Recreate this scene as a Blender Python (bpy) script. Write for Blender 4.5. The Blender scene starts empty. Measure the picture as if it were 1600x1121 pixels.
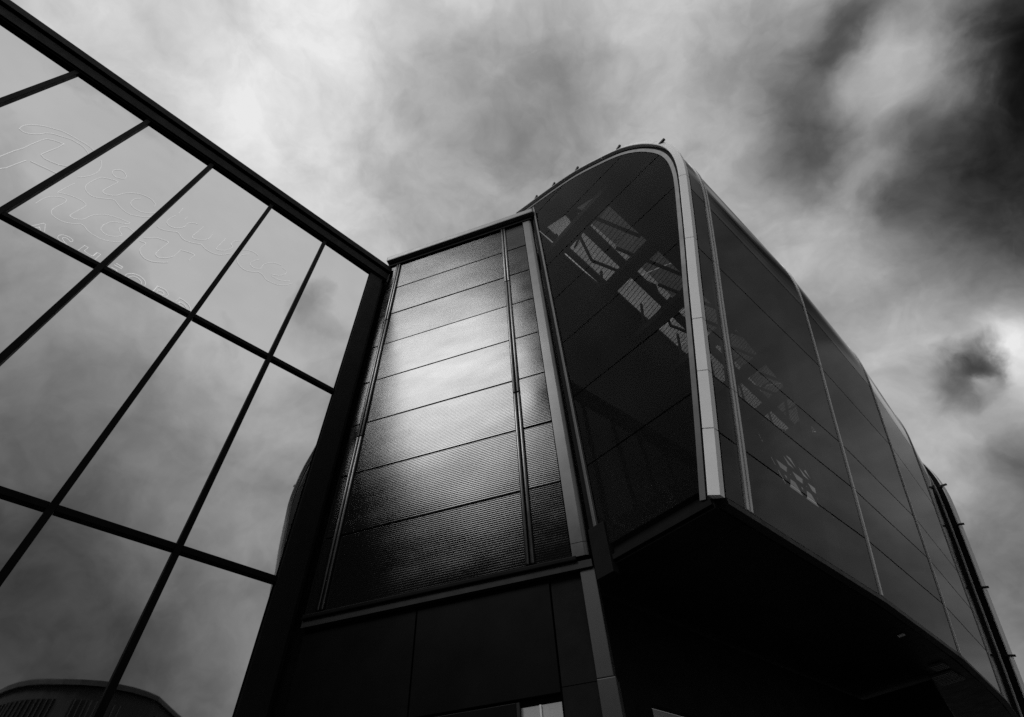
import bpy, bmesh, math, random
from mathutils import Vector, Matrix, noise
R = math.radians
random.seed(4)
scene = bpy.context.scene
COL = scene.collection

# ------------------------------------------------------------------ camera
cam_d = bpy.data.cameras.new('camera'); cam = bpy.data.objects.new('camera', cam_d); COL.objects.link(cam)
cam_d.sensor_width = 36.0; cam_d.lens = 810.85 / 1600 * 36.0
cam_d.clip_start = 0.05; cam_d.clip_end = 3000
cr = Vector((0.996965, 0.059448, -0.050265)); cdn = Vector((-0.077850, 0.761306, -0.643702)); cf = Vector((0.0, 0.645662, 0.763623))
m = Matrix((cr, -cdn, -cf)).transposed().to_4x4(); m.translation = (0, 0, 1.6); cam.matrix_world = m
scene.camera = cam

# ------------------------------------------------------------------ light
SUN_AZ, SUN_EL = 228.0, 47.5
sd = Vector((math.cos(R(SUN_AZ)) * math.cos(R(SUN_EL)), math.sin(R(SUN_AZ)) * math.cos(R(SUN_EL)), math.sin(R(SUN_EL))))
sun_d = bpy.data.lights.new('sun', 'SUN'); sun_d.energy = 1.25; sun_d.angle = R(20); sun_d.color = (1.0, 1.0, 1.0)
sun = bpy.data.objects.new('sun', sun_d); COL.objects.link(sun)
sun.rotation_euler = (-sd).to_track_quat('-Z', 'Y').to_euler(); sun.location = sd * 60

world = bpy.data.worlds.new('World'); scene.world = world; world.use_nodes = True
def build_sky():
    nt = world.node_tree; N = nt.nodes; L = nt.links
    for n in list(N): N.remove(n)
    def nd(t, **k):
        n = N.new(t)
        for a, v in k.items(): setattr(n, a, v)
        return n
    def val(s, x):
        if isinstance(x, (int, float)): s.default_value = x
        else: L.new(x, s)
    def M(op, a, b=None, c=None):
        n = nd('ShaderNodeMath', operation=op)
        for i, x in enumerate((a, b, c)):
            if x is not None: val(n.inputs[i], x)
        return n.outputs[0]
    def VM(op, a, b=None, out=0):
        n = nd('ShaderNodeVectorMath', operation=op)
        for i, x in enumerate((a, b)):
            if x is None: continue
            if isinstance(x, (tuple, list, Vector)): n.inputs[i].default_value = x
            else: L.new(x, n.inputs[i])
        return n.outputs[out]
    def NZ(v, scale, detail=4, rough=.55, dist=0.0):
        n = nd('ShaderNodeTexNoise'); L.new(v, n.inputs['Vector'])
        n.inputs['Scale'].default_value = scale; n.inputs['Detail'].default_value = detail
        n.inputs['Roughness'].default_value = rough; n.inputs['Distortion'].default_value = dist
        return n
    d = VM('NORMALIZE', nd('ShaderNodeTexCoord').outputs['Generated'])
    def warp(base, scale, amt, detail=3):
        n = NZ(base, scale, detail)
        o = VM('SUBTRACT', n.outputs['Color'], (.5, .5, .5))
        s = nd('ShaderNodeVectorMath', operation='SCALE'); L.new(o, s.inputs[0]); s.inputs['Scale'].default_value = amt
        return VM('ADD', base, s.outputs[0])
    w1 = VM('NORMALIZE', warp(warp(d, 2.2, .26), 7.0, .11, 5))
    w2 = VM('NORMALIZE', warp(warp(d, 7.0, .085), 22.0, .05, 6))
    acc = None
    def lobe(v, az, el, sig, amp):
        nonlocal acc
        c = Vector((math.cos(R(az)) * math.cos(R(el)), math.sin(R(az)) * math.cos(R(el)), math.sin(R(el))))
        k = 1.0 / (R(sig) ** 2)
        dp = VM('DOT_PRODUCT', v, c, out=1)
        e = M('EXPONENT', M('MULTIPLY_ADD', dp, k, -k))
        acc = M('MULTIPLY_ADD', e, amp, acc if acc is not None else 0.54)
    for az, el, sg, am in SKY_LOBES: lobe(w1, az, el, sg, am)
    for az, el, sg, am in SKY_WISPS: lobe(w2, az, el, sg, am)
    # soft cloud texture: broad billows, then fine wisps
    sq = nd('ShaderNodeMapping'); L.new(w1, sq.inputs['Vector']); sq.inputs['Scale'].default_value = (1.0, 1.0, 1.6); sq.inputs['Rotation'].default_value = (.2, .1, .6)
    n1 = NZ(sq.outputs[0], 3.2, 6, .52, .25).outputs[0]
    n2 = NZ(w2, 9.0, 7, .58, .5).outputs[0]
    n3 = NZ(w2, 24.0, 6, .6, .3).outputs[0]
    t = M('MULTIPLY_ADD', M('SUBTRACT', n1, .5), .62, M('MULTIPLY', M('MULTIPLY_ADD', M('SUBTRACT', n3, .5), .35, M('SUBTRACT', n2, .5)), .22))
    v = M('ADD', acc, t)
    v = M('MINIMUM', M('MAXIMUM', v, 0.055), 0.93)
    cl = M('POWER', v, 2.25)
    sky = nd('ShaderNodeTexSky', sky_type='NISHITA'); sky.sun_disc = False
    sky.sun_elevation = R(SUN_EL); sky.sun_rotation = R(90 - SUN_AZ)
    bw = nd('ShaderNodeRGBToBW'); L.new(sky.outputs[0], bw.inputs[0])
    bg = nd('ShaderNodeBackground'); bg.inputs['Strength'].default_value = 0.1
    tot = M('ADD', M('MULTIPLY', cl, 9.6), M('MULTIPLY', bw.outputs[0], 0.03))
    cmb = nd('ShaderNodeCombineColor'); 
    for i in range(3): L.new(tot, cmb.inputs[i])
    L.new(cmb.outputs[0], bg.inputs['Color'])
    out = nd('ShaderNodeOutputWorld'); L.new(bg.outputs[0], out.inputs[0])
# cloud masses: azimuth, elevation, spread (degrees), lighter / darker
SKY_LOBES = [
 (139, 60, 23, .24), (165, 58, 16, .05), (120, 76, 9, -.06), (65, 77, 8, -.13), (40, 71, 6, .06),
 (6, 47, 9, -.22), (30, 56, 4.5, -.08), (23, 40, 7, -.16), (19.5, 52.5, 5.0, .10),
 (33, 48, 5, -.10), (41, 52, 6, .06), (46, 30, 7, .12), (37, 31, 3.5, .12), (31, 35, 4, -.10), (43, 24, 3, -.12),
 (330, 56, 22, .30), (292, 54, 20, .20), (316, 13, 17, -.36), (335, 30, 12, .10),
 (222, 60, 20, .20), (235, 30, 12, -.34), (200, 25, 22, -.15), (80, 20, 30, -.06),
]
SKY_WISPS = [(13.5, 57.4, 1.8, -0.22), (18.9, 58.0, 1.7, -0.22), (27.7, 57.8, 2.3, -0.2), (32.2, 54.3, 2.3, -0.12), (22.2, 48.0, 2.5, -0.14), (12.9, 46.8, 5, -0.15), (19.9, 43.1, 4.5, -0.12), (25.9, 40.7, 4, -0.08), (30.8, 46.2, 1.3, -0.09), (19.7, 52.9, 3.2, 0.11), (18.4, 55.5, 1.5, 0.08), (17.0, 49.1, 2.8, 0.19), (12.2, 48.0, 3.2, -0.30), (14.5, 44.5, 2.5, -0.12), (19.5, 47.5, 1.6, 0.10), (329.5, 52.0, 1.5, -0.16), (327.5, 50.5, 2.0, -0.10), (331, 54, 1.0, -0.08), (31.2, 50.4, 1.8, 0.12), (25.6, 47.2, 2.4, 0.07), (38.5, 47.5, 4, 0.08), (12.9, 52.7, 3, 0.06), (23.8, 65.2, 3.5, -0.05), (33.7, 59.5, 3, 0.07), (37.9, 32.3, 0.95, -0.4), (38.2, 31.0, 0.7, -0.25), (39.3, 32.4, 1.2, -0.24), (41.4, 31.8, 1.6, -0.26), (39.2, 31.3, 0.55, 0.25), (36.4, 31.9, 1.4, 0.16), (34.8, 32.4, 1.4, 0.1), (45.2, 28.3, 2.5, 0.1), (41.9, 24.7, 2.5, -0.16), (43.0, 35.8, 2.5, 0.06)]
build_sky()

vs = scene.view_settings
vs.view_transform = 'Standard'; vs.look = 'None'; vs.exposure = 0.0; vs.gamma = 1.0; vs.use_curve_mapping = False
scene.render.engine = 'CYCLES'
cy = scene.cycles
cy.max_bounces = 10; cy.diffuse_bounces = 3; cy.glossy_bounces = 5; cy.transparent_max_bounces = 24; cy.transmission_bounces = 6
cy.caustics_reflective = False; cy.caustics_refractive = False
cy.use_denoising = False
cy.sample_clamp_indirect = 1.2

# ------------------------------------------------------------------ materials (all greys: the place is photographed in black and white)
def mat(name):
    m_ = bpy.data.materials.new(name); m_.use_nodes = True
    nt = m_.node_tree; b = nt.nodes['Principled BSDF']
    return m_, nt, b
def noise_grey(nt, lo, hi, scale, detail=5, stretch=None, rough=.6):
    N, L = nt.nodes, nt.links
    tc = N.new('ShaderNodeTexCoord'); mp = N.new('ShaderNodeMapping'); L.new(tc.outputs['Object'], mp.inputs['Vector'])
    if stretch: mp.inputs['Scale'].default_value = stretch
    n = N.new('ShaderNodeTexNoise'); L.new(mp.outputs[0], n.inputs['Vector'])
    n.inputs['Scale'].default_value = scale; n.inputs['Detail'].default_value = detail; n.inputs['Roughness'].default_value = rough
    r = N.new('ShaderNodeMapRange'); L.new(n.outputs[0], r.inputs['Value'])
    r.inputs['From Min'].default_value = .3; r.inputs['From Max'].default_value = .7
    r.inputs['To Min'].default_value = lo; r.inputs['To Max'].default_value = hi
    return r.outputs[0], n.outputs[0]
def grey_in(nt, sock, src):
    c = nt.nodes.new('ShaderNodeCombineColor')
    for i in range(3): nt.links.new(src, c.inputs[i])
    nt.links.new(c.outputs[0], sock)
def simple(name, lo, hi, rough, metal=0.0, scale=3.0, stretch=None, bump=0.0, bscale=None, rough_var=.06, spec=.5):
    m_, nt, b = mat(name)
    g, raw = noise_grey(nt, lo, hi, scale, 6, stretch)
    grey_in(nt, b.inputs['Base Color'], g)
    r2, _ = noise_grey(nt, rough - rough_var, rough + rough_var, scale * 2.3, 4, stretch)
    nt.links.new(r2, b.inputs['Roughness'])
    b.inputs['Metallic'].default_value = metal
    b.inputs['Specular IOR Level'].default_value = spec
    if bump:
        _, h = noise_grey(nt, 0, 1, bscale or scale * 8, 4)
        bp = nt.nodes.new('ShaderNodeBump'); bp.inputs['Strength'].default_value = bump; bp.inputs['Distance'].default_value = .004
        nt.links.new(h, bp.inputs['Height']); nt.links.new(bp.outputs[0], b.inputs['Normal'])
    return m_
MT = {}
MT['black_frame'] = simple('black_frame_paint', .002, .005, .5, 0, 2.5, spec=.04)
MT['post'] = simple('dark_post_paint', .006, .009, .5, 0, 2.0, spec=.06)
m_, nt, b = mat('ribbed_metal_cladding')
nt.nodes.remove(b)
gl = nt.nodes.new('ShaderNodeBsdfAnisotropic'); gl.distribution = 'BECKMANN'
g, _ = noise_grey(nt, .048, .060, .9, 6, (1.0, 1.0, 2.2)); grey_in(nt, gl.inputs['Color'], g)
r2, _ = noise_grey(nt, .17, .24, .8, 6, (1.2, 1.2, 3.0)); nt.links.new(r2, gl.inputs['Roughness'])
df = nt.nodes.new('ShaderNodeBsdfDiffuse'); df.inputs[0].default_value = (.006, .006, .006, 1)
ad = nt.nodes.new('ShaderNodeAddShader'); nt.links.new(gl.outputs[0], ad.inputs[0]); nt.links.new(df.outputs[0], ad.inputs[1])
nt.links.new(ad.outputs[0], nt.nodes['Material Output'].inputs[0])
MT['cladding'] = m_
MT['cover'] = simple('cover_strip_metal', .07, .10, .30, 1.0, 1.2, rough_var=.05)
MT['trim'] = simple('corner_trim_metal', .065, .085, .30, 1.0, 1.0, rough_var=.03)
MT['gutter'] = simple('gutter_metal', .12, .17, .45, .3, 1.5)
MT['white'] = simple('white_rim_paint', .86, .93, .36, 0, 1.6, bump=.08, bscale=30)
MT['joint'] = simple('pale_joint_strip', .62, .74, .45, .1, 2.0)
MT['grey'] = simple('grey_inner_frame', .06, .09, .5, 0, 1.5)
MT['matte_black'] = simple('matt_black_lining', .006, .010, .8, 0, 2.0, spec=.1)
MT['steel'] = simple('black_painted_steel', .010, .016, .6, 0, 2.5, spec=.2)
MT['soffit'] = simple('black_soffit_board', .008, .013, .5, 0, 1.2, spec=.04)
MT['lower'] = simple('dark_gloss_panel', .003, .005, .4, 0, .7, spec=.05)
MT['column'] = simple('column_paint', .018, .026, .5, 0, 1.2)
MT['roof'] = simple('dark_roof_sheet', .03, .05, .5, .2, 1.5)
MT['slat'] = simple('pale_slat_paint', .62, .75, .5, 0, 2.0)
MT['sky_pane'] = simple('sky_reflection_pane', .34, .42, .7, 0, .9, (6, 6, .4))  # pale grey painted in for sky reflected in the window panes
MT['stone'] = simple('grey_render_wall', .05, .08, .85, 0, .6, (1.5, 1.5, .3), bump=.3)
MT['stone_dark'] = simple('dark_timber_wall', .018, .032, .8, 0, 2.0, (5, 5, .2), bump=.3)
MT['asphalt'] = simple('asphalt', .035, .06, .9, 0, .5, bump=.6, bscale=40)
MT['paving'] = simple('stone_paving', .09, .15, .8, 0, .8, bump=.4, bscale=25)

# mirror-coated facade glass
m_, nt, b = mat('reflective_facade_glass')
b.inputs['Metallic'].default_value = 1.0
g, _ = noise_grey(nt, .50, .56, .5, 3); grey_in(nt, b.inputs['Base Color'], g)
r2, _ = noise_grey(nt, .004, .028, 1.3, 5); nt.links.new(r2, b.inputs['Roughness'])
_, h = noise_grey(nt, 0, 1, .9, 1)
bp = nt.nodes.new('ShaderNodeBump'); bp.inputs['Strength'].default_value = .10; bp.inputs['Distance'].default_value = .02
nt.links.new(h, bp.inputs['Height']); nt.links.new(bp.outputs[0], b.inputs['Normal'])
MT['mirror'] = m_
# smoked glass of the curved wing: partly clear, partly dusty, reflecting more at a glancing angle
def smoked(name, clear, dust_lo, dust_hi, body, gloss):
    m_ = bpy.data.materials.new(name); m_.use_nodes = True; nt = m_.node_tree; N, L = nt.nodes, nt.links
    for n in list(N): N.remove(n)
    out = N.new('ShaderNodeOutputMaterial')
    tr = N.new('ShaderNodeBsdfTransparent'); tr.inputs[0].default_value = (clear, clear, clear, 1)
    df = N.new('ShaderNodeBsdfDiffuse'); df.inputs[0].default_value = (body, body, body, 1)
    gl = N.new('ShaderNodeBsdfGlossy'); gl.inputs['Roughness'].default_value = .035; gl.inputs[0].default_value = (gloss, gloss, gloss, 1)
    dust, _ = noise_grey(nt, dust_lo, dust_hi, 1.1, 8, (1.0, .6, .35), .62)
    m1 = N.new('ShaderNodeMixShader'); L.new(dust, m1.inputs[0]); L.new(tr.outputs[0], m1.inputs[1]); L.new(df.outputs[0], m1.inputs[2])
    ge = N.new('ShaderNodeNewGeometry'); ff = N.new('ShaderNodeMath'); ff.operation = 'SUBTRACT'; ff.inputs[0].default_value = 1.0; L.new(ge.outputs['Backfacing'], ff.inputs[1])
    fm = N.new('ShaderNodeMath'); fm.operation = 'MULTIPLY'; L.new(ff.outputs[0], fm.inputs[0])
    fr2 = N.new('ShaderNodeFresnel'); fr2.inputs[0].default_value = 1.35; L.new(fr2.outputs[0], fm.inputs[1])
    fr = fm
    m2 = N.new('ShaderNodeMixShader'); L.new(fr.outputs[0], m2.inputs[0]); L.new(m1.outputs[0], m2.inputs[1]); L.new(gl.outputs[0], m2.inputs[2])
    L.new(m2.outputs[0], out.inputs[0])
    return m_
MT['smoke_front'] = smoked('smoked_glass_end', .86, .20, .38, .022, .20)
MT['smoke_side'] = smoked('smoked_glass_side', .84, .16, .50, .060, .60)
m_, nt, b = mat('clear_rooflight_glass')
b.inputs['Base Color'].default_value = (.8, .8, .8, 1); b.inputs['Alpha'].default_value = .36; b.inputs['Roughness'].default_value = .1
MT['clear'] = m_
m_, nt, b = mat('tinted_rooflight_glass')
b.inputs['Base Color'].default_value = (.02, .02, .02, 1); b.inputs['Alpha'].default_value = .62; b.inputs['Roughness'].default_value = .1
MT['tinted'] = m_
m_, nt, b = mat('smoked_glass_top')
g, _ = noise_grey(nt, .014, .030, 1.1, 8, (1.0, .6, .35)); grey_in(nt, b.inputs['Base Color'], g)
b.inputs['Roughness'].default_value = .10; b.inputs['Specular IOR Level'].default_value = .22
MT['top_glass'] = m_
m_, nt, b = mat('black_window_glass')
b.inputs['Base Color'].default_value = (.006, .006, .006, 1); b.inputs['Roughness'].default_value = .06; b.inputs['Specular IOR Level'].default_value = .4
MT['dark_glass'] = m_
m_, nt, b = mat('edge_lit_letter')
b.inputs['Base Color'].default_value = (.85, .85, .85, 1); b.inputs['Emission Color'].default_value = (1, 1, 1, 1); b.inputs['Emission Strength'].default_value = .46
MT['letter'] = m_

# ------------------------------------------------------------------ builders
def link(name, verts, faces, m_, parent=None, smooth=False):
    me = bpy.data.meshes.new(name); me.from_pydata(verts, [], faces); me.update()
    bm = bmesh.new(); bm.from_mesh(me); bmesh.ops.recalc_face_normals(bm, faces=bm.faces); bm.to_mesh(me); bm.free()
    if smooth: me.polygons.foreach_set('use_smooth', [True] * len(me.polygons))
    o = bpy.data.objects.new(name, me); COL.objects.link(o)
    if m_ is not None: me.materials.append(MT[m_])
    if parent is not None: o.parent = parent
    return o
class MB:
    def __init__(s): s.v = []; s.f = []
    def add(s, v, f):
        k = len(s.v); s.v += [tuple(p) for p in v]; s.f += [tuple(i + k for i in q) for q in f]; return s
    def box(s, x0, x1, y0, y1, z0, z1, b=0.0):
        if b <= 0:
            v = [(x, y, z) for z in (z0, z1) for y in (y0, y1) for x in (x0, x1)]
            return s.add(v, [(0, 2, 3, 1), (4, 5, 7, 6), (0, 1, 5, 4), (2, 6, 7, 3), (0, 4, 6, 2), (1, 3, 7, 5)])
        bm = bmesh.new()
        bmesh.ops.create_cube(bm, size=1.0)
        for p in bm.verts: p.co = Vector(((x0 + x1) / 2 + p.co.x * (x1 - x0), (y0 + y1) / 2 + p.co.y * (y1 - y0), (z0 + z1) / 2 + p.co.z * (z1 - z0)))
        bmesh.ops.bevel(bm, geom=list(bm.edges), offset=b, segments=2, profile=.6, affect='EDGES')
        bm.verts.ensure_lookup_table(); bm.verts.index_update()
        s.add([tuple(p.co) for p in bm.verts], [tuple(q.index for q in f.verts) for f in bm.faces]); bm.free()
        return s
    def bar(s, a, b, w, h):                       # a square bar from a to b
        a, b = Vector(a), Vector(b); d = (b - a).normalized()
        u = d.cross(Vector((0, 0, 1)));  u = u.normalized() if u.length > 1e-4 else Vector((1, 0, 0))
        n = u.cross(d)
        v = [p + u * (w / 2 * i) + n * (h / 2 * j) for p in (a, b) for i, j in ((-1, -1), (1, -1), (1, 1), (-1, 1))]
        return s.add(v, [(0, 1, 2, 3), (7, 6, 5, 4), (0, 4, 5, 1), (1, 5, 6, 2), (2, 6, 7, 3), (3, 7, 4, 0)])
    def prism(s, pts, lo, hi):                    # vertical prism from plan outline
        n = len(pts)
        v = [(x, y, lo) for x, y in pts] + [(x, y, hi) for x, y in pts]
        return s.add(v, [tuple(range(n))[::-1], tuple(range(n, 2 * n))] + [(i, (i + 1) % n, n + (i + 1) % n, n + i) for i in range(n)])
    def strip(s, A, B, off):                      # a thin solid between two poly-lines A and B, thickened by vectors off[i]
        n = len(A)
        v = list(A) + list(B) + [Vector(p) + Vector(q) for p, q in zip(A, off)] + [Vector(p) + Vector(q) for p, q in zip(B, off)]
        f = []
        for i in range(n - 1):
            f += [(i, i + 1, n + i + 1, n + i), (2 * n + i + 1, 2 * n + i, 3 * n + i, 3 * n + i + 1),
                  (i + 1, i, 2 * n + i, 2 * n + i + 1), (n + i, n + i + 1, 3 * n + i + 1, 3 * n + i)]
        f += [(0, n, 3 * n, 2 * n), (n - 1, 3 * n - 1, 4 * n - 1, 2 * n - 1)]
        return s.add([tuple(p) for p in v], f)
    def build(s, name, m_, parent=None, smooth=False): return link(name, s.v, s.f, m_, parent, smooth)
def box(name, m_, parent, x0, x1, y0, y1, z0, z1, b=0.0): return MB().box(x0, x1, y0, y1, z0, z1, b).build(name, m_, parent)
def tag(o, label, cat, group=None):
    o['label'] = label; o['category'] = cat
    if group: o['group'] = group
    return o
def thing(name, label, cat, loc, az, group=None):
    o = bpy.data.objects.new(name, None); COL.objects.link(o); o.empty_display_size = .3
    o.location = (loc[0], loc[1], 0.0); o.rotation_euler = (0, 0, R(az))
    return tag(o, label, cat, group)

P = Vector((-3.2456, 7.3114, 0)); Q = Vector((0.808, 6.200, 0))
AZ_G, AZ_F, AZ_W = 46.95, 164.68 - 180.0, 134.48 - 180.0

# ------------------------------------------------------------------ ground
def ground():
    n = 28; S_ = 900
    v = []; f = []
    for j in range(n + 1):
        for i in range(n + 1):
            x = -S_ + 2 * S_ * i / n; y = -S_ + 2 * S_ * j / n
            v.append((x, y, -.004))
    for j in range(n):
        for i in range(n): k = j * (n + 1) + i; f.append((k, k + 1, k + n + 2, k + n + 1))
    o = link('ground', v, f, 'asphalt'); o['kind'] = 'structure'
    o = MB().box(-16, 14, -9, 6.0, -.3, .002).build('pavement', 'paving'); o['kind'] = 'structure'
ground()

# ------------------------------------------------------------------ left: glazed curtain wall  (local x = along wall to the corner, y = into the building)
g = thing('glass_curtain_wall', 'tall glazed wall with black grid of mullions reflecting the clouds', 'glass wall', P, AZ_G)
MUL = [1.85, 3.28, 4.71, 6.08, 7.45, 8.86, 10.27, 11.68, 13.09]
TRZ = [1.50, 5.36, 9.22]
ZL, ZT = 13.78, 14.44
xe = -13.09
bz = [0.05] + TRZ + [ZL]
edges = [.50] + MUL
for a0, a1 in zip(edges[:-1], edges[1:]):
    for z0, z1 in zip(bz[:-1], bz[1:]):
        o = box('pane', 'mirror', g, -a1 + .02, -a0 - .02, 0, .028, z0 + .02, z1 - .02)
        # every pane sits a hair out of true
        c = Vector((-(a0 + a1) / 2, .01, (z0 + z1) / 2))
        t = Matrix.Translation(c) @ Matrix.Rotation(R(random.uniform(-.16, .16)), 4, 'Z') @ Matrix.Rotation(R(random.uniform(-.16, .16)), 4, 'X') @ Matrix.Translation(-c)
        o.data.transform(t)
for a in MUL: box('mullion', 'black_frame', g, -a - .042, -a + .042, -.055, .06, 0.0, ZL - .002, .006)
for z in TRZ:
    for a0, a1 in zip(edges[:-1], edges[1:]):
        box('transom', 'black_frame', g, -a1 + .043, -a0 - .043 if a0 > .6 else -a0 - .002, -.052, .055, z - .044, z + .044, .006)
    
box('fascia', 'black_frame', g, xe - .1, -.02, -.10, .10, ZL + .05, 14.12, .008)
box('fascia_lip', 'black_frame', g, xe - .1, -.02, -.07, .06, ZL, ZL + .044, .006)
box('fascia_groove', 'matte_black', g, xe - .1, -.02, -.02, .10, 14.122, 14.21)
box('coping', 'black_frame', g, xe - .1, .02, -.14, .45, 14.212, ZT, .012)
box('corner_post', 'post', g, -.50, -.13, -.05, .25, 0, ZL + .048, .01)
box('corner_post', 'black_frame', g, -.118, -.075, -.01, .25, 0, ZL - .1, .006)
box('building_body', 'matte_black', g, xe - .1, -.13, .30, 7.0, 0, 14.2)

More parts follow.
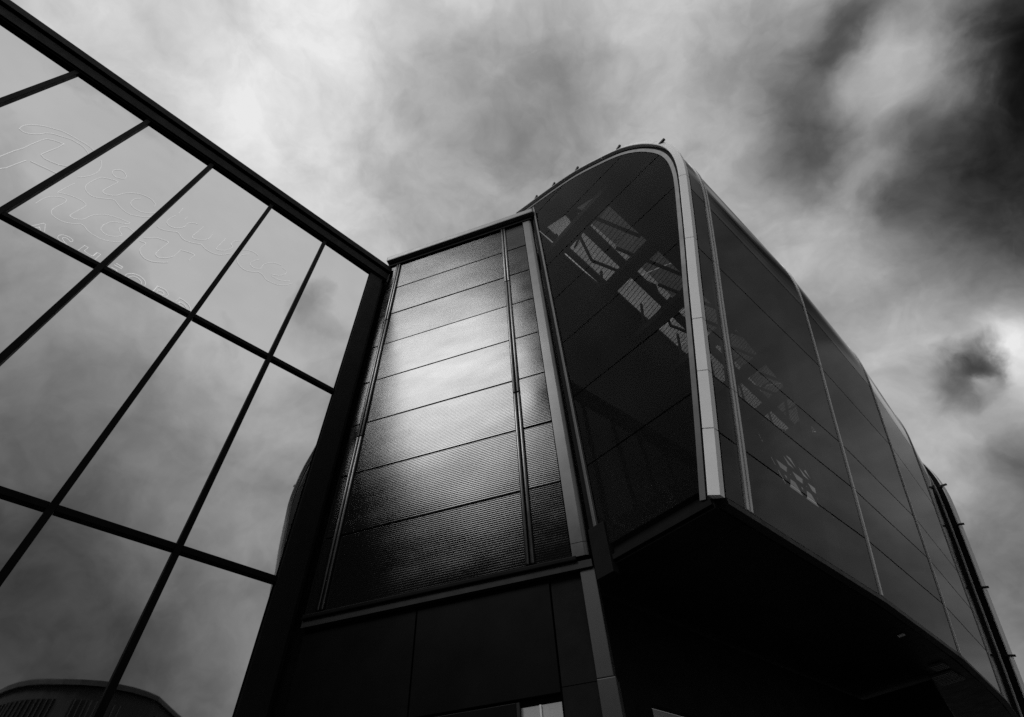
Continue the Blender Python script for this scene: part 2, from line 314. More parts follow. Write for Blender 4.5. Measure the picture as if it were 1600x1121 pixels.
# the lit-edge lettering on the glass: Picturehouse ASHFORD
sg = thing('window_sign', 'faint outline lettering in script and capitals on the upper glass panes', 'sign', P, AZ_G)
def catmull(pts, k=4):
    if len(pts) < 3: return pts
    out = []
    for i in range(len(pts) - 1):
        p0 = pts[max(i - 1, 0)]; p1 = pts[i]; p2 = pts[i + 1]; p3 = pts[min(i + 2, len(pts) - 1)]
        for j in range(k):
            t = j / k
            out.append(tuple(.5 * (2 * p1[q] + (p2[q] - p0[q]) * t + (2 * p0[q] - 5 * p1[q] + 4 * p2[q] - p3[q]) * t * t + (3 * p1[q] - p0[q] - 3 * p2[q] + p3[q]) * t ** 3) for q in range(len(p1))))
    out.append(pts[-1]); return out
LETTERS = [(1,[[(-6.974,11.222),(-6.99,11.325),(-6.973,11.437),(-6.928,11.542),(-6.854,11.656),(-6.761,11.739),(-6.647,11.821),(-6.532,11.846),(-6.408,11.859),(-6.297,11.868),(-6.208,11.857),(-6.12,11.816)],[(-6.974,11.222),(-6.921,11.206),(-6.868,11.227),(-6.817,11.292),(-6.763,11.41),(-6.749,11.493),(-6.686,11.603),(-6.596,11.667),(-6.48,11.749),(-6.389,11.76),(-6.308,11.762),(-6.221,11.721),(-6.136,11.651)],[(-5.954,11.688),(-5.896,11.59),(-5.852,11.469),(-5.825,11.319),(-5.84,11.14),(-5.879,11.001),(-5.926,10.896)]]),(0,[[(-6.748,10.042),(-6.731,10.383),(-6.718,10.62),(-6.689,10.838),(-6.691,11.019),(-6.677,11.256),(-6.659,11.386),(-6.58,11.465),(-6.463,11.522),(-6.464,11.308),(-6.482,11.092),(-6.492,10.923),(-6.425,10.883),(-6.33,10.898),(-6.232,10.938),(-6.152,11.016)],[(-6.616,9.823),(-6.577,10.121),(-6.554,10.177),(-6.541,10.34),(-6.516,10.596)],[(-6.481,10.635),(-6.371,10.656),(-6.256,10.684),(-6.143,10.705)]]),(1,[[(-5.693,11.556),(-5.71,11.626),(-5.685,11.697),(-5.639,11.764),(-5.571,11.749),(-5.511,11.679),(-5.499,11.6),(-5.537,11.534),(-5.602,11.493),(-5.658,11.509),(-5.693,11.556)],[(-5.731,11.246),(-5.753,11.065),(-5.76,10.893),(-5.744,10.786),(-5.697,10.71),(-5.608,10.659),(-5.526,10.682),(-5.431,10.779),(-5.373,10.858)],[(-5.731,11.246),(-5.631,11.346),(-5.52,11.394),(-5.53,11.21),(-5.544,11.004),(-5.539,10.923),(-5.491,10.899),(-5.418,10.949),(-5.359,11.032)]]),(1,[[(-5.373,10.858),(-5.317,10.879),(-5.219,10.814),(-5.112,10.763),(-4.996,10.765),(-4.883,10.852),(-4.802,10.938),(-4.747,11.048)],[(-5.359,11.032),(-5.318,11.189),(-5.256,11.312),(-5.168,11.421),(-5.067,11.474),(-4.961,11.478),(-4.868,11.413),(-4.848,11.33)],[(-4.759,11.173),(-4.829,11.071),(-4.93,10.988),(-5.027,10.974),(-5.113,11.018),(-5.146,11.099),(-5.142,11.218),(-5.09,11.331)]]),(1,[[(-4.504,11.786),(-4.498,11.668),(-4.492,11.554)],[(-4.591,10.859),(-4.501,10.858),(-4.405,10.925),(-4.301,11.023)],[(-4.499,11.439),(-4.533,11.301),(-4.532,11.13),(-4.468,11.069),(-4.37,11.097),(-4.3,11.193),(-4.269,11.3),(-4.268,11.433),(-4.212,11.533),(-4.135,11.585)],[(-4.35,11.607),(-4.348,11.542),(-4.345,11.48)]]),(1,[[(-4.301,11.023),(-4.249,11.009),(-4.153,10.937),(-4.033,10.962),(-3.929,11.033),(-3.858,11.095)],[(-4.032,11.616),(-4.045,11.365),(-4.063,11.15),(-4.006,11.128),(-3.906,11.215),(-3.848,11.315),(-3.829,11.392),(-3.827,11.567)]]),(1,[[(-3.858,11.095),(-3.777,11.04),(-3.656,11.028),(-3.521,11.09),(-3.415,11.238),(-3.355,11.352)],[(-3.598,11.669),(-3.612,11.434),(-3.619,11.215),(-3.556,11.232),(-3.47,11.329),(-3.418,11.465),(-3.41,11.559),(-3.459,11.606),(-3.451,11.726),(-3.374,11.869)]]),(1,[[(-3.232,11.655),(-3.136,11.752),(-3.016,11.789),(-2.93,11.763)],[(-3.093,11.631),(-3.189,11.473),(-3.214,11.339),(-3.198,11.235),(-3.109,11.136),(-2.975,11.11),(-2.853,11.186),(-2.757,11.285)],[(-2.869,11.684),(-2.943,11.512),(-2.977,11.39),(-2.923,11.328),(-2.839,11.335),(-2.76,11.424)]]),(1,[[(-2.757,11.285),(-2.666,11.274),(-2.553,11.198),(-2.426,11.215),(-2.306,11.263),(-2.168,11.408),(-2.084,11.558)],[(-2.76,11.424),(-2.749,11.591),(-2.685,11.741),(-2.585,11.857),(-2.442,11.922)],[(-2.4,11.862),(-2.296,11.83),(-2.302,11.695),(-2.393,11.541),(-2.524,11.451)],[(-2.509,11.405),(-2.375,11.41),(-2.26,11.481),(-2.163,11.585)]]),(1,[[(-5.934,9.789),(-5.934,9.923),(-5.927,10.011),(-5.892,10.126),(-5.826,10.217),(-5.767,10.242),(-5.731,10.217),(-5.722,10.132),(-5.735,9.995),(-5.741,9.89),(-5.719,9.793),(-5.666,9.74),(-5.587,9.724),(-5.498,9.741),(-5.417,9.806),(-5.344,9.889),(-5.314,9.887)],[(-5.874,10.71),(-5.891,10.5),(-5.897,10.272)],[(-5.879,10.301),(-5.812,10.354),(-5.704,10.402),(-5.604,10.414),(-5.523,10.375),(-5.513,10.269),(-5.526,10.093),(-5.533,9.969),(-5.523,9.927),(-5.466,9.925),(-5.396,9.987),(-5.37,10.051)]]),(1,[[(-5.37,10.051),(-5.355,10.168),(-5.319,10.277),(-5.241,10.401),(-5.149,10.471),(-5.041,10.516),(-4.954,10.539),(-4.904,10.537),(-4.948,10.459),(-5.055,10.378),(-5.115,10.275),(-5.136,10.13)],[(-5.134,10.141),(-5.121,10.039),(-5.058,9.975),(-4.979,9.971),(-4.892,10.047),(-4.848,10.15),(-4.909,10.211),(-4.945,10.258),(-4.943,10.33),(-4.904,10.402),(-4.844,10.413),(-4.747,10.382)],[(-5.307,9.896),(-5.19,9.819),(-5.064,9.806),(-5.006,9.81),(-4.919,9.85),(-4.823,9.938),(-4.755,10.024),(-4.736,10.085)]]),(1,[[(-4.6,10.39),(-4.531,10.461),(-4.474,10.562),(-4.389,10.606),(-4.288,10.637),(-4.277,10.553),(-4.296,10.359),(-4.303,10.203),(-4.287,10.149),(-4.228,10.13),(-4.144,10.212),(-4.086,10.317),(-4.067,10.396),(-4.056,10.579),(-4.053,10.614),(-3.966,10.669),(-3.832,10.704),(-3.841,10.59),(-3.846,10.471)],[(-4.607,10.261),(-4.519,10.287),(-4.523,10.152),(-4.512,10.057),(-4.459,9.979),(-4.369,9.927),(-4.263,9.948),(-4.154,10.04),(-4.069,10.138)]]),(0,[[(-5.717,9.299),(-5.706,9.326),(-5.652,9.481),(-5.629,9.483),(-5.551,9.324)],[(-5.665,9.302),(-5.642,9.367),(-5.598,9.312)]]),(1,[[(-5.278,9.321),(-5.322,9.314),(-5.364,9.327),(-5.391,9.359),(-5.399,9.406),(-5.387,9.448),(-5.347,9.476),(-5.295,9.484),(-5.245,9.471),(-5.229,9.45),(-5.229,9.421),(-5.248,9.409),(-5.288,9.432),(-5.322,9.431),(-5.342,9.414),(-5.339,9.384),(-5.31,9.355),(-5.257,9.322),(-5.236,9.316)]]),(0,[[(-5.085,9.315),(-5.081,9.485),(-5.025,9.48),(-5.028,9.376),(-5.007,9.362),(-4.912,9.353),(-4.896,9.372),(-4.896,9.479),(-4.841,9.48),(-4.842,9.308)]]),(0,[[(-4.605,9.472),(-4.504,9.471),(-4.502,9.421),(-4.608,9.421)],[(-4.612,9.339),(-4.531,9.34),(-4.515,9.315)]]),(1,[[(-4.393,9.298),(-4.39,9.377),(-4.345,9.44),(-4.286,9.473),(-4.209,9.47),(-4.138,9.431),(-4.102,9.375),(-4.094,9.327)],[(-4.345,9.313),(-4.329,9.367),(-4.292,9.408),(-4.228,9.411),(-4.17,9.378),(-4.144,9.331)]]),(0,[[(-3.951,9.304),(-3.951,9.467),(-3.845,9.482),(-3.779,9.455),(-3.749,9.41),(-3.743,9.351),(-3.755,9.324)],[(-3.901,9.322),(-3.908,9.393),(-3.849,9.412),(-3.811,9.394),(-3.8,9.359),(-3.813,9.333),(-3.865,9.33)]]),(0,[[(-3.601,9.344),(-3.589,9.471),(-3.508,9.472),(-3.424,9.442),(-3.365,9.388),(-3.338,9.322)],[(-3.548,9.34),(-3.548,9.386),(-3.472,9.386),(-3.413,9.342)]])]
for sm, strokes in LETTERS:
    let = None
    for st in strokes:
        mb = MB()
        st = catmull(st, 3) if sm else st
        w = .0065
        for (a0, z0), (a1, z1) in zip(st[:-1], st[1:]):
            mb.bar((a0, -.0045, z0), (a1, -.0045, z1), w * 2, .005)
        o = mb.build('letter' if let is None else 'stroke', 'letter', let or sg); let = let or o

# ------------------------------------------------------------------ centre: metal-clad block (local x from the glass corner, y into the wall)
fb = thing('metal_clad_block', 'central block clad in ribbed silver metal panels between glass wall and curved wing', 'building', P, AZ_F)
ZR = [4.985, 6.165, 7.36, 8.56, 9.765, 10.97, 12.175, 13.375, 14.58]
def ribbed(x0, x1, z0, z1, cols, ribs, amp, bow):
    v = []; f = []
    rows = ribs * 6
    ph = random.uniform(0, 9)
    tx, tz = random.uniform(-1, 1) * .0012, random.uniform(-1, 1) * .0065
    for r in range(rows + 1):
        z = z0 + (z1 - z0) * r / rows
        for c in range(cols + 1):
            x = x0 + (x1 - x0) * c / cols
            y = -amp * .5 * (1 - math.cos(2 * math.pi * r / 6.0))
            e = math.sin(math.pi * c / cols) * math.sin(math.pi * r / rows)
            y += bow * e * noise.noise(Vector((x * .9 + ph, z * .5, ph))) + tx * (x - x0) + tz * (z - z0)
            if r in (0, rows): y = .018
            v.append((x, y, z))
    W = cols + 1
    for r in range(rows):
        for c in range(cols): k = r * W + c; f.append((k, k + 1, k + W + 1, k + W))
    return v, f
g_ = .011
colsx = [(.075, .245), (.375, 3.335), (3.47, 3.945)]
for ci, (x0, x1) in enumerate(colsx):
    for z0, z1 in zip(ZR[:-1], ZR[1:]):
        v, f = ribbed(x0, x1, z0 + g_, z1 - g_, (2, 14, 3)[ci], 34, .0007, .009)
        link('cladding_panel', v, f, 'cladding', fb, True)
for x0, x1, b in ((.25, .305, .02), (.315, .37, .02), (3.338, 3.395, .022), (3.408, 3.466, .022)):
    prev = 4.99
    for z1 in (8.2, 11.9, 14.56):
        MB().box(x0, x1, -.05, .03, prev + .004, z1, b).build('cover_strip', 'cover', fb, True); prev = z1
def rounded_trim():
    v = []; f = []; r = .09; pts = [(3.965, -.035)]
    for i in range(9):
        t = math.pi / 2 * i / 8; pts.append((4.215 - r + r * math.sin(t), -.035 + r - r * math.cos(t)))
    pts += [(4.215, .25), (3.965, .25)]
    for z0, z1 in ((5.16, 14.56), (4.97, 5.152)):
        MB().prism(pts, z0, z1).build('corner_trim', 'trim', fb)
rounded_trim()
box('backing_wall', 'matte_black', fb, .03, 4.2, .03, .2, 4.95, 14.6)
box('ledge', 'black_frame', fb, .08, 4.02, -.085, .05, 4.90, 4.965, .015)
box('ledge_lip', 'steel', fb, .08, 4.2, -.05, .2, 4.80, 4.895)
box('eave_shadow_strip', 'matte_black', fb, -.02, 4.22, -.05, .3, 14.60, 14.76)  # black strip painted in as the shadow line under the gutter
box('gutter', 'gutter', fb, -.05, 4.30, -.16, .25, 14.765, 14.98, .03)
box('gutter_bracket', 'steel', fb, 3.70, 3.74, -.13, -.09, 14.982, 15.03, .006)
box('roof', 'roof', fb, -.0, 4.15, .26, 3.0, 14.70, 14.9)
box('building_body', 'matte_black', fb, -2.0, 4.0, .22, 3.0, 5.0, 14.68)

lw = thing('lower_wall', 'black panelled ground storey wall under the metal clad block with a small window', 'wall', P, AZ_F)
def lower():
    xs = [0.1, 1.80, 3.62]
    for x0, x1 in zip(xs[:-1], xs[1:]):
        x1_ = x1
        zs = [0.0, 3.52, 4.79] if x0 > 1.5 else [0.0, 4.79]
        for z0, z1 in zip(zs[:-1], zs[1:]):
            if x0 > 1.5 and z0 == 0: continue
            box('wall_panel', 'lower', lw, x0 + .01, x1_ - .01, .02, .08, z0 + .01, z1 - .01, .004)
    box('wall_panel', 'lower', lw, 1.81, 3.10, .02, .08, 0, 3.50, .004)
    w = box('window', 'sky_pane', lw, 3.14, 3.60, .07, .09, .9, 3.455)
    box('glazing_bar', 'slat', w, 3.355, 3.375, .05, .069, .9, 3.455)
    box('window_frame', 'steel', w, 3.105, 3.139, .02, .10, .86, 3.50)
    box('wall_panel', 'matte_black', lw, 3.63, 4.02, .03, .09, 3.58, 4.79)
    box('wall_panel', 'matte_black', lw, 3.63, 4.02, .03, .09, 0, 3.572)
    box('wall_core', 'matte_black', lw, -2.0, 4.0, .10, .25, 0, 4.79)
lower()
cl = thing('steel_column', 'grey box column standing under the corner of the metal clad block', 'column', P, AZ_F)
box('column_shaft', 'column', cl, 4.03, 4.215, -.02, .18, 3.582, 4.79, .008)
box('column_shaft', 'column', cl, 4.03, 4.235, -.03, .19, 0, 3.575, .008)

# ------------------------------------------------------------------ right: curved wing (local x = across its end, y = along its length, z up)
wg = thing('curved_wing', 'cantilevered wing of dark smoked glass with rounded top and white edge rim', 'building', Q, AZ_W)
raw = [(1.76, 4.84), (2.01, 5.64), (2.255, 6.45), (2.51, 7.31), (2.745, 8.1), (3.005, 8.95), (3.27, 9.85), (3.485, 10.6), (3.585, 11.06), (3.625, 11.5),
       (3.59, 11.94), (3.46, 12.41), (3.24, 12.92), (2.90, 13.45), (2.42, 13.95), (1.69, 14.58), (.93, 15.05), (.09, 15.49), (-.48, 15.78)]
PF = catmull([Vector(p) for p in raw], 4)
PF = [Vector((p[0], p[1])) for p in PF]
NRM = []
for i in range(len(PF)):
    d = (PF[min(i + 1, len(PF) - 1)] - PF[max(i - 1, 0)]).normalized(); NRM.append(Vector((d.y, -d.x)))
def off(o_): return [p + n * o_ for p, n in zip(PF, NRM)]
def xoff(y): return -.0075 * max(0.0, y - 3.0) ** 2
def xz_at(z, poly=PF):                             # x on the leaning side at height z
    for p, q in zip(poly[:-1], poly[1:]):
        if p.y <= z <= q.y: return p.x + (q.x - p.x) * (z - p.y) / (q.y - p.y)
    return poly[0].x if z < poly[0].y else poly[-1].x
ZB = 4.82

# glazed end: one pane per row
SE = [4.86, 6.265, 7.68, 9.11, 10.56, 11.95, 13.28, 14.72, 15.62]
inner = off(-.15)
def x_right(z):
    c = [p.x + (q.x - p.x) * (z - p.y) / (q.y - p.y) for p, q in zip(inner[:-1], inner[1:]) if min(p.y, q.y) <= z <= max(p.y, q.y) and p.y != q.y]
    return max(c) if c else None
for z0, z1 in zip(SE[:-1], SE[1:]):
    a, b = z0 + .012, z1 - .012
    rr = []
    n = 12
    for i in range(n + 1):
        z = a + (b - a) * i / n; x = x_right(z)
        if x is not None: rr.append((x, z))
    xl = .20 if z1 < 14.8 else -.36
    rr = [(x, z) for x, z in rr if x > xl + .05]
    if len(rr) < 2: continue
    outl = [(xl, rr[0][1])] + rr + [(xl, rr[-1][1])]
    v = [(x, 0.02, z) for x, z in outl] + [(x, 0.034, z) for x, z in outl]; k = len(outl)
    link('end_pane', v, [tuple(range(k)), tuple(range(2 * k - 1, k - 1, -1))] + [(i, k + i, k + (i + 1) % k, (i + 1) % k) for i in range(k)], 'smoke_front', wg)
def ring(o_, y, xo=None): 
    x_ = xoff(y) if xo is None else xo
    return [Vector((p.x + x_, y, p.y)) for p in off(o_)]
def sweep(name, m_, o0, y0, o1, y1, th, i0=0, i1=None, par=None):
    A = ring(o0, y0)[i0:i1]; B = ring(o1, y1)[i0:i1]
    nn = NRM[i0:i1]
    n3 = []
    for n in nn:
        e = Vector((n.x * (y1 - y0), -(o1 - o0), n.y * (y1 - y0)))
        n3.append(e.normalized() * -th)
    return MB().strip(A, B, n3).build(name, m_, par or wg)
sweep('inner_frame', 'grey', -.14, .012, -.065, .012, .05)
sweep('gasket', 'matte_black', -.065, .03, -.002, .03, .05)
# white rim in lengths, split at its joints
RJ = [4.80, 5.70, 6.53, 7.40, 8.98, 10.62]
def idx(z): return min(range(30), key=lambda i: abs(PF[i].y - z))
cuts = [0] + [idx(z) for z in RJ[1:]] + [44, 56, len(PF) - 1]
def rim(c0, c1, base, y, m_, par, name='rim'):
    A0 = [Vector((p.x + base, y, p.y)) for p in off(0)][c0:c1 + 1]
    pts = []
    # chamfered section: front edge, chamfer, side return
    sec = [(-.0, .05), (0.0, -.05), (.012, -.055), (.118, .0), (.118, .09)]
    rings = [[Vector((p.x + n.x * o_ + base, y + dy, p.y + n.y * o_)) for p, n in zip(PF, NRM)][c0:c1 + 1] for o_, dy in sec]
    k = c1 - c0 + 1
    # shrink the ends a touch so the joint shows as a dark line
    for rg in rings:
        rg[0] = rg[0] + (rg[1] - rg[0]).normalized() * .008; rg[-1] = rg[-1] + (rg[-2] - rg[-1]).normalized() * .008
    v = [tuple(p) for rg in rings for p in rg]; f = []
    ns = len(sec)
    for s in range(ns):
        t = (s + 1) % ns
        for i in range(k - 1): f.append((s * k + i, t * k + i, t * k + i + 1, s * k + i + 1))
    f.append(tuple(s * k for s in range(ns))); f.append(tuple(s * k + k - 1 for s in range(ns))[::-1])
    return link(name, v, f, m_, par)
for c0, c1 in zip(cuts[:-1], cuts[1:]):
    if c1 > c0: rim(c0, c1, 0.0, 0.0, 'white', wg)
def tick(i, y, base, par):
    p, n = PF[i], NRM[i]
    a = Vector((p.x + base + n.x * .03, y - .03, p.y + n.y * .03)); b = Vector((p.x + base + n.x * .17, y - .02, p.y + n.y * .17))
    MB().bar(a, b, .045, .045).build('rim_bracket', 'steel', par)
near = lambda z: min(range(40, len(PF)), key=lambda i: abs(PF[i].y - z))
for z in (12.2, 13.55, 14.6, 15.05, 15.4): tick(near(z), 0.0, 0.0, wg)
# left edge trim of the glazed end, and the small step at its foot
box('edge_trim', 'grey', wg, .115, .165, .0, .05, 5.0, 15.2, .006)
box('edge_trim', 'matte_black', wg, .02, .11, .03, .08, 4.9, 15.2)
box('edge_trim', 'matte_black', wg, .03, .30, -.02, .10, 4.62, 5.30, .008)

# side wall: five bays, each split into panes at the seams
JY = [.13, .60, 4.12, 7.70, 11.20, 14.70]
SI = [4.84, 5.62, 6.42, 7.22, 8.80, 10.30, 11.80, 13.15, 13.98]
def side_piece(y0, y1, z0, z1, name, m_, o_=.10, gap=.012, th=.014, i_top=None):
    # points along the profile between the two heights, ends interpolated
    pl = off(o_)
    pts = []
    def cutp(z, gz):
        for p, q in zip(pl[:-1], pl[1:]):
            if p.y <= z <= q.y: t = (z - p.y) / (q.y - p.y); w_ = p.lerp(q, t); d = (q - p).normalized(); return w_ + d * gz, d
        return pl[0].copy() + Vector((0, gz)), Vector((.3, .95))
    a, _ = cutp(z0, gap); b, _ = cutp(z1, -gap)
    pts = [a] + [p for p in pl if a.y + .02 < p.y < b.y - .02] + [b]
    A = [Vector((p.x + xoff(y0), y0 + .02, p.y)) for p in pts]; B = [Vector((p.x + xoff(y1), y1 - .02, p.y)) for p in pts]
    of = []
    for i in range(len(pts)):
        d = (pts[min(i + 1, len(pts) - 1)] - pts[max(i - 1, 0)]).normalized(); of.append(Vector((-d.y, 0, d.x)) * th)
    return MB().strip(A, B, of).build(name, m_, wg)
for bi, (y0, y1) in enumerate(zip(JY[:-1], JY[1:])):
    for z0, z1 in zip(SI[:-1], SI[1:]):
        side_piece(y0, y1, z0, z1, 'side_pane', 'smoke_side' if z1 < 10.4 else 'top_glass')
for y0, y1 in zip(JY[:-1], JY[1:]): side_piece(y0 - .02, y1 + .02, 10.3, 14.3, 'top_lining', 'matte_black', .05, 0.0)
JS = [(.54, .59), (.625, .675), (4.09, 4.15), (7.675, 7.725), (11.18, 11.22), (14.68, 14.72)]
for y0, y1 in JS:
    for z0, z1 in zip([4.84, 6.42, 8.80, 10.30], [6.42, 8.80, 10.30, 13.98]):
        side_piece(y0 - .02, y1 + .02, z0, z1, 'joint_strip', 'joint', .118, .006, .03)
# roof sheets above the glass, with a long rooflight left open in them
i_r = max(i for i in range(len(PF)) if PF[i].y < 13.98) - 2
def roof_piece(xa, xb, y0, y1, name, m_, th=.05):
    pl = off(.10)
    pts = [p for p in pl[i_r:] if xb <= p.x <= xa]
    def at(x):
        for p, q in zip(pl[i_r:-1], pl[i_r + 1:]):
            if q.x <= x <= p.x: return p.lerp(q, (x - p.x) / (q.x - p.x))
        return pl[i_r].copy() if x > pl[i_r].x else pl[-1].copy()
    a, b = at(xa), at(xb)
    pts = [a] + [p for p in pts if b.x + .02 < p.x < a.x - .02] + [b]
    A = [Vector((p.x + xoff(y0), y0, p.y)) for p in pts]; B = [Vector((p.x + xoff(y1), y1, p.y)) for p in pts]
    return MB().strip(A, B, [Vector((-.35, 0, -1)).normalized() * th] * len(pts)).build(name, m_, wg)
RX0, RX1 = 1.62, -.46
for y0, y1 in zip(JY[:-1], JY[1:]):
    roof_piece(2.60, RX0, y0 + .004, y1 - .004, 'roof_sheet', 'roof')
    roof_piece(RX1, -.56, y0 + .004, y1 - .004, 'roof_sheet', 'roof')
    (roof_piece(.84, RX1 + .01, max(y0, .9) + .02, y1 - .02, 'rooflight_pane', 'clear', .02), roof_piece(RX0 - .01, .85, max(y0, .9) + .02, y1 - .02, 'rooflight_pane', 'tinted', .02)) if y1 > 1 else roof_piece(RX0 - .01, RX1 + .01, y0 + .004, y1 - .004, 'roof_sheet', 'roof')
roof_piece(RX0 - .01, RX1 + .01, .604, .915, 'roof_sheet', 'roof')
# soffit boards, inner lining, floor
def plan(y0, y1, xl, inset, z): 
    pl = xz_at(z)
    return [(xl, y0), (pl - inset + xoff(y0), y0), (pl - inset + xoff(y1), y1), (xl, y1)]
yy = [0.05, .6, 2.36, 4.12, 5.9, 7.7, 9.45, 11.2, 12.95, 14.7]
for y0, y1 in zip(yy[:-1], yy[1:]): MB().prism(plan(y0 + .005, y1 - .005, -.6, .01, 4.84), 4.74, 4.80).build('soffit_board', 'soffit', wg)
for y0, y1 in zip(JY[:-1], JY[1:]): MB().strip(*[[Vector((xz_at(4.84) + o_ + xoff(y), y, z)) for y in (y0, y1)] for o_, z in ((.115, 4.75), (.115, 4.832))], [Vector((-.1, 0, 0))] * 2).build('edge_beam', 'steel', wg)
MB().strip([Vector((.3, .02, 4.78)), Vector((1.74, .02, 4.78))], [Vector((.3, .02, 4.845)), Vector((1.74, .02, 4.845))], [Vector((0, .1, 0))] * 2).build('edge_beam', 'matte_black', wg)
MB().prism(plan(.08, 14.9, -.5, .1, 4.84), 4.86, 4.95).build('floor_slab', 'matte_black', wg)
# inner wall with a clerestory opening towards the far end
def inner_wall():
    X0, X1 = -.56, -.50
    for y0, y1, z0, z1 in ((.06, 14.9, 4.8, 11.4), (.06, 11.3, 11.4, 15.6), (11.3, 14.9, 13.7, 15.6)):
        box('inner_wall', 'matte_black', wg, X0, X1, y0, y1, z0, z1)
    for i in range(4):
        y = 11.35 + i * 1.1
        MB().box(-.50, -.46, y, y + .22, 11.4, 13.7).bar((-.48, y + .22, 11.5), (-.48, y + 1.1, 12.5), .05, .12).bar((-.48, y + .22, 13.6), (-.48, y + 1.1, 12.7), .05, .10).build('clerestory_brace', 'steel', wg)
    for z in (11.95, 12.6): MB().box(-.50, -.46, 11.3, 14.8, z, z + .2).build('clerestory_rail', 'steel', wg)
    pe = [(p.x + xoff(14.8), p.y) for p in off(.06)[::2]] + [(-.5, 15.7), (-.5, 4.86)]
    k = len(pe)
    link('end_wall', [(x, 14.74, z) for x, z in pe] + [(x, 14.84, z) for x, z in pe], [tuple(range(k)), tuple(range(2 * k - 1, k - 1, -1))] + [(i, k + i, k + (i + 1) % k, (i + 1) % k) for i in range(k)], 'matte_black', wg)
inner_wall()
# steelwork seen through the smoked glass, below the rooflight
def truss():
    def rz(x): 
        pl = off(.10)
        for p, q in zip(pl[i_r:-1], pl[i_r + 1:]):
            if q.x <= x <= p.x: return p.y + (q.y - p.y) * (x - p.x) / (q.x - p.x)
        return 13.9
    t = MB()
    for x, w in ((-.36, .05), (-.14, .17), (.80, .24)): t.bar((x, .1, rz(x) - .42), (x + xoff(14) * .8, 14.6, rz(x) - .42), w, .16)
    root = t.build('roof_truss', 'steel', wg)
    ys = [.62 + i * 1.93 for i in range(8)]
    for i, y in enumerate(ys):
        MB().bar((-.5, y, rz(-.45) - .5), (2.3, y, rz(2.3) - .5), .36, .2).build('cross_beam', 'steel', root)
        if i < len(ys) - 1:
            y2 = ys[i + 1]
            a, b = ((.0, y), (.75, y2)) if i % 2 else ((.75, y), (.0, y2))
            MB().bar((a[0], a[1], rz(a[0]) - .34), (b[0], b[1], rz(b[0]) - .34), .085, .06).build('brace', 'steel', root)
            MB().bar((-.05, y + 1.25, rz(-.05) - .3), (.8, y + .75, rz(.8) - .3), .05, .05).build('brace', 'steel', root)
            MB().bar((.85, y, rz(.85) - .34), (1.62, y2, rz(1.62) - .34), .09, .06).build('brace', 'steel', root)
            MB().bar((-.46, y + .55, rz(-.46) - .3), (-.1, y + .55, rz(-.1) - .3), .07, .06).build('brace', 'steel', root)
    # fine purlins under the glazing
    f_ = MB()
    for k in range(103):
        y = .95 + k * .1325
        f_.bar((-.44, y, rz(-.44) - .12), (1.6, y + .12, rz(1.6) - .12), .012, .012)
    f_.build('purlin', 'steel', root)['kind'] = 'stuff'
    # a lower storey of steel: posts and rails behind the glass
    for i in range(6):
        y = 1.2 + i * 2.4; q = xoff(y)
        MB().bar((1.6 + q, y, 4.96), (2.85 + q, y, 9.2), .12, .12).build('inclined_post', 'steel', root)
truss()
# recessed spot light and slats added in place of window reflections on the soffit
o = thing('soffit_spotlight', 'tiny pale spotlight under the edge of the curved wing', 'light fitting', Q, AZ_W)
MB().box(1.46, 1.56, 5.44, 5.50, 4.712, 4.736, .008).build('spotlight_body', 'slat', o)
vg = []
for k, (x0, x1, y0, y1) in enumerate(((1.22, 1.44, 7.35, 7.75), (.98, 1.38, 7.95, 8.75))):
    o = thing('soffit_reflection_slats', ('smaller set of slats standing in for window reflections under the far soffit of the curved wing', 'larger set of slats standing in for window reflections beside the smaller one under the far soffit')[k], 'painted reflection', Q, AZ_W, 'slats standing in for reflections under the soffit')
    n = int((y1 - y0) / .09)
    for i in range(n):
        y = y0 + i * .09
        MB().box(x0, x1, y, y + .045, 4.70, 4.735).build('slat', 'grey', o)

# set-back wall under the wing
uw = thing('set_back_wall', 'black wall set back beneath the curved wing with a pale strip window', 'wall', Q, AZ_W)
box('wall_panel', 'matte_black', uw, -.40, -.30, .25, 1.0, 0, 4.70)
box('wall_panel', 'matte_black', uw, -.40, -.30, 1.0, 8.0, 3.56, 4.70)
box('wall_panel', 'matte_black', uw, -.40, -.30, 1.0, 8.0, 0, .9)
box('window', 'sky_pane', uw, -.40, -.34, 1.06, 7.95, .92, 3.53)
box('wall_panel', 'matte_black', uw, -.40, 1.0, 8.02, 8.12, 0, 4.70)

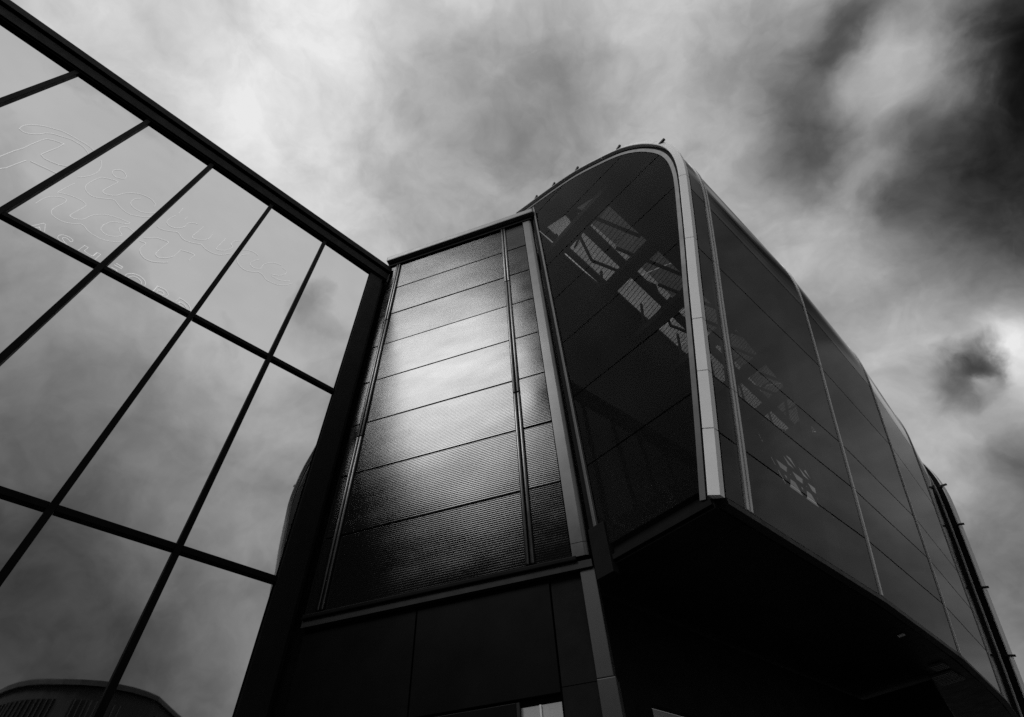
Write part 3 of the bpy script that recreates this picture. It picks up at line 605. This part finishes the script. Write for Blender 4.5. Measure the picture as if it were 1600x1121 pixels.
# ------------------------------------------------------------------ far right: taller wing behind, seen edge on
rw = thing('fin_wall', 'black fin wall with thin pale rim rising behind the far end of the curved wing', 'wall', Q, AZ_W)
Y2, BX, OO = 15.05, -1.05, .23
def rear():
    A = [Vector((p.x + n.x * OO + BX, Y2, p.y + n.y * OO)) for p, n in zip(PF, NRM)]
    B = [Vector((p.x - n.x * .5 + BX, Y2, p.y - n.y * .5)) for p, n in zip(PF, NRM)]
    MB().strip(A, B, [Vector((0, .40, 0))] * len(A)).build('fin', 'matte_black', rw)
    cu = [0, 8, 16, 24, 32, 44, 56, len(PF) - 1]
    for c0, c1 in zip(cu[:-1], cu[1:]):
        sec = [(OO + .005, -.03), (OO + .03, -.03), (OO + .03, .43), (OO + .005, .43)]
        rings = [[Vector((p.x + n.x * o_ + BX, Y2 + dy, p.y + n.y * o_)) for p, n in zip(PF, NRM)][c0:c1 + 1] for o_, dy in sec]
        kk = c1 - c0 + 1
        for rg in rings: rg[0] = rg[0] + (rg[1] - rg[0]).normalized() * .01; rg[-1] = rg[-1] + (rg[-2] - rg[-1]).normalized() * .01
        vv = [tuple(p) for rg in rings for p in rg]; ff = []
        for u in range(len(sec)):
            t = (u + 1) % len(sec)
            for i in range(kk - 1): ff.append((u * kk + i, t * kk + i, t * kk + i + 1, u * kk + i + 1))
        ff += [tuple(u * kk for u in range(len(sec))), tuple(u * kk + kk - 1 for u in range(len(sec)))[::-1]]
        link('rim', vv, ff, 'joint', rw)
        p, n = PF[c0], NRM[c0]
        a = Vector((p.x + BX + n.x * (OO - .05), Y2 - .05, p.y + n.y * (OO - .05)))
        MB().bar(a, a + Vector((n.x * .22, 0, n.y * .22)), .05, .05).build('rim_bracket', 'steel', rw)
rear()

# ------------------------------------------------------------------ buildings across the street, seen only in reflections
cb = thing('curved_apartment_block', 'round fronted apartment block mirrored low in the left glass panes', 'building', (32.0, -20.3), 144.6)
# local x points to the glass wall; local y across
def curved():
    arc = [(-6.2 + 6.2 * math.cos(R(t)), -1.6 + 6.2 * math.sin(R(t))) for t in range(115, -36, -10)]
    return arc + [(-7.4, -9.4), (-18, -9.4), (-18, 3.0)]
pl = curved()
def offset_pl(pl, d):
    out = []; n = len(pl)
    for i in range(n):
        a = Vector(pl[max(i - 1, 0)]); b = Vector(pl[min(i + 1, n - 1)]); t = (b - a).normalized()
        out.append((pl[i][0] - t.y * d, pl[i][1] + t.x * d))
    return out
TOP = 17.15
MB().prism(offset_pl(pl, 0) , 0, TOP - .35).build('wall', 'stone_dark', cb)
MB().prism(offset_pl(pl, .25), TOP - .34, TOP).build('roof', 'roof', cb)
for zb_ in (12.9, 9.5, 6.1):
    MB().prism(offset_pl(pl[:11], 1.3) + [(-5, -2), (-8, 1)], zb_, zb_ + 1.0).build('balcony', 'stone', cb)
EN = Vector(pl[15]); EE = Vector(pl[16])
runs = [offset_pl(pl, .03)[a:b + 1] for a, b in ((1, 4), (5, 9), (10, 13))] + [[tuple(EN.lerp(EE, q) + Vector((.08, .02))) for q in qq] for qq in ((.10, .30), (.62, .84))]
for zf in (14.0, 10.6, 7.2):
    for run in runs:
        A = [Vector((x, y, zf)) for x, y in run]; B = [Vector((x, y, zf + 2.0)) for x, y in run]
        w = MB().strip(A, B, [Vector((-.10, 0, 0))] * len(A)).build('window', 'dark_glass', cb)
        for u in range(len(run) - 1):
            for t in (.15, .5, .85):
                x = run[u][0] + (run[u + 1][0] - run[u][0]) * t; y = run[u][1] + (run[u + 1][1] - run[u][1]) * t
                MB().bar((x + .05, y, zf), (x + .05, y, zf + 2.0), .14, .06).build('glazing_bar', 'grey', w)

ob = thing('opposite_block', 'dark office block across the street mirrored in the metal cladding', 'building', (-15.5, -15.5), 232)
# local -x faces the clad block
box('wall', 'stone_dark', ob, 0, 10, -13, 13, 0, 24.6)
box('roof', 'roof', ob, -.3, 10.3, -13.3, 13.3, 24.61, 25.1)
for z in (2, 5.2, 8.4, 11.6, 14.8, 18, 21.2):
    for y in range(-12, 12, 3): box('window', 'dark_glass', ob, -.05, .05, y + .5, y + 2.4, z, z + 1.8)
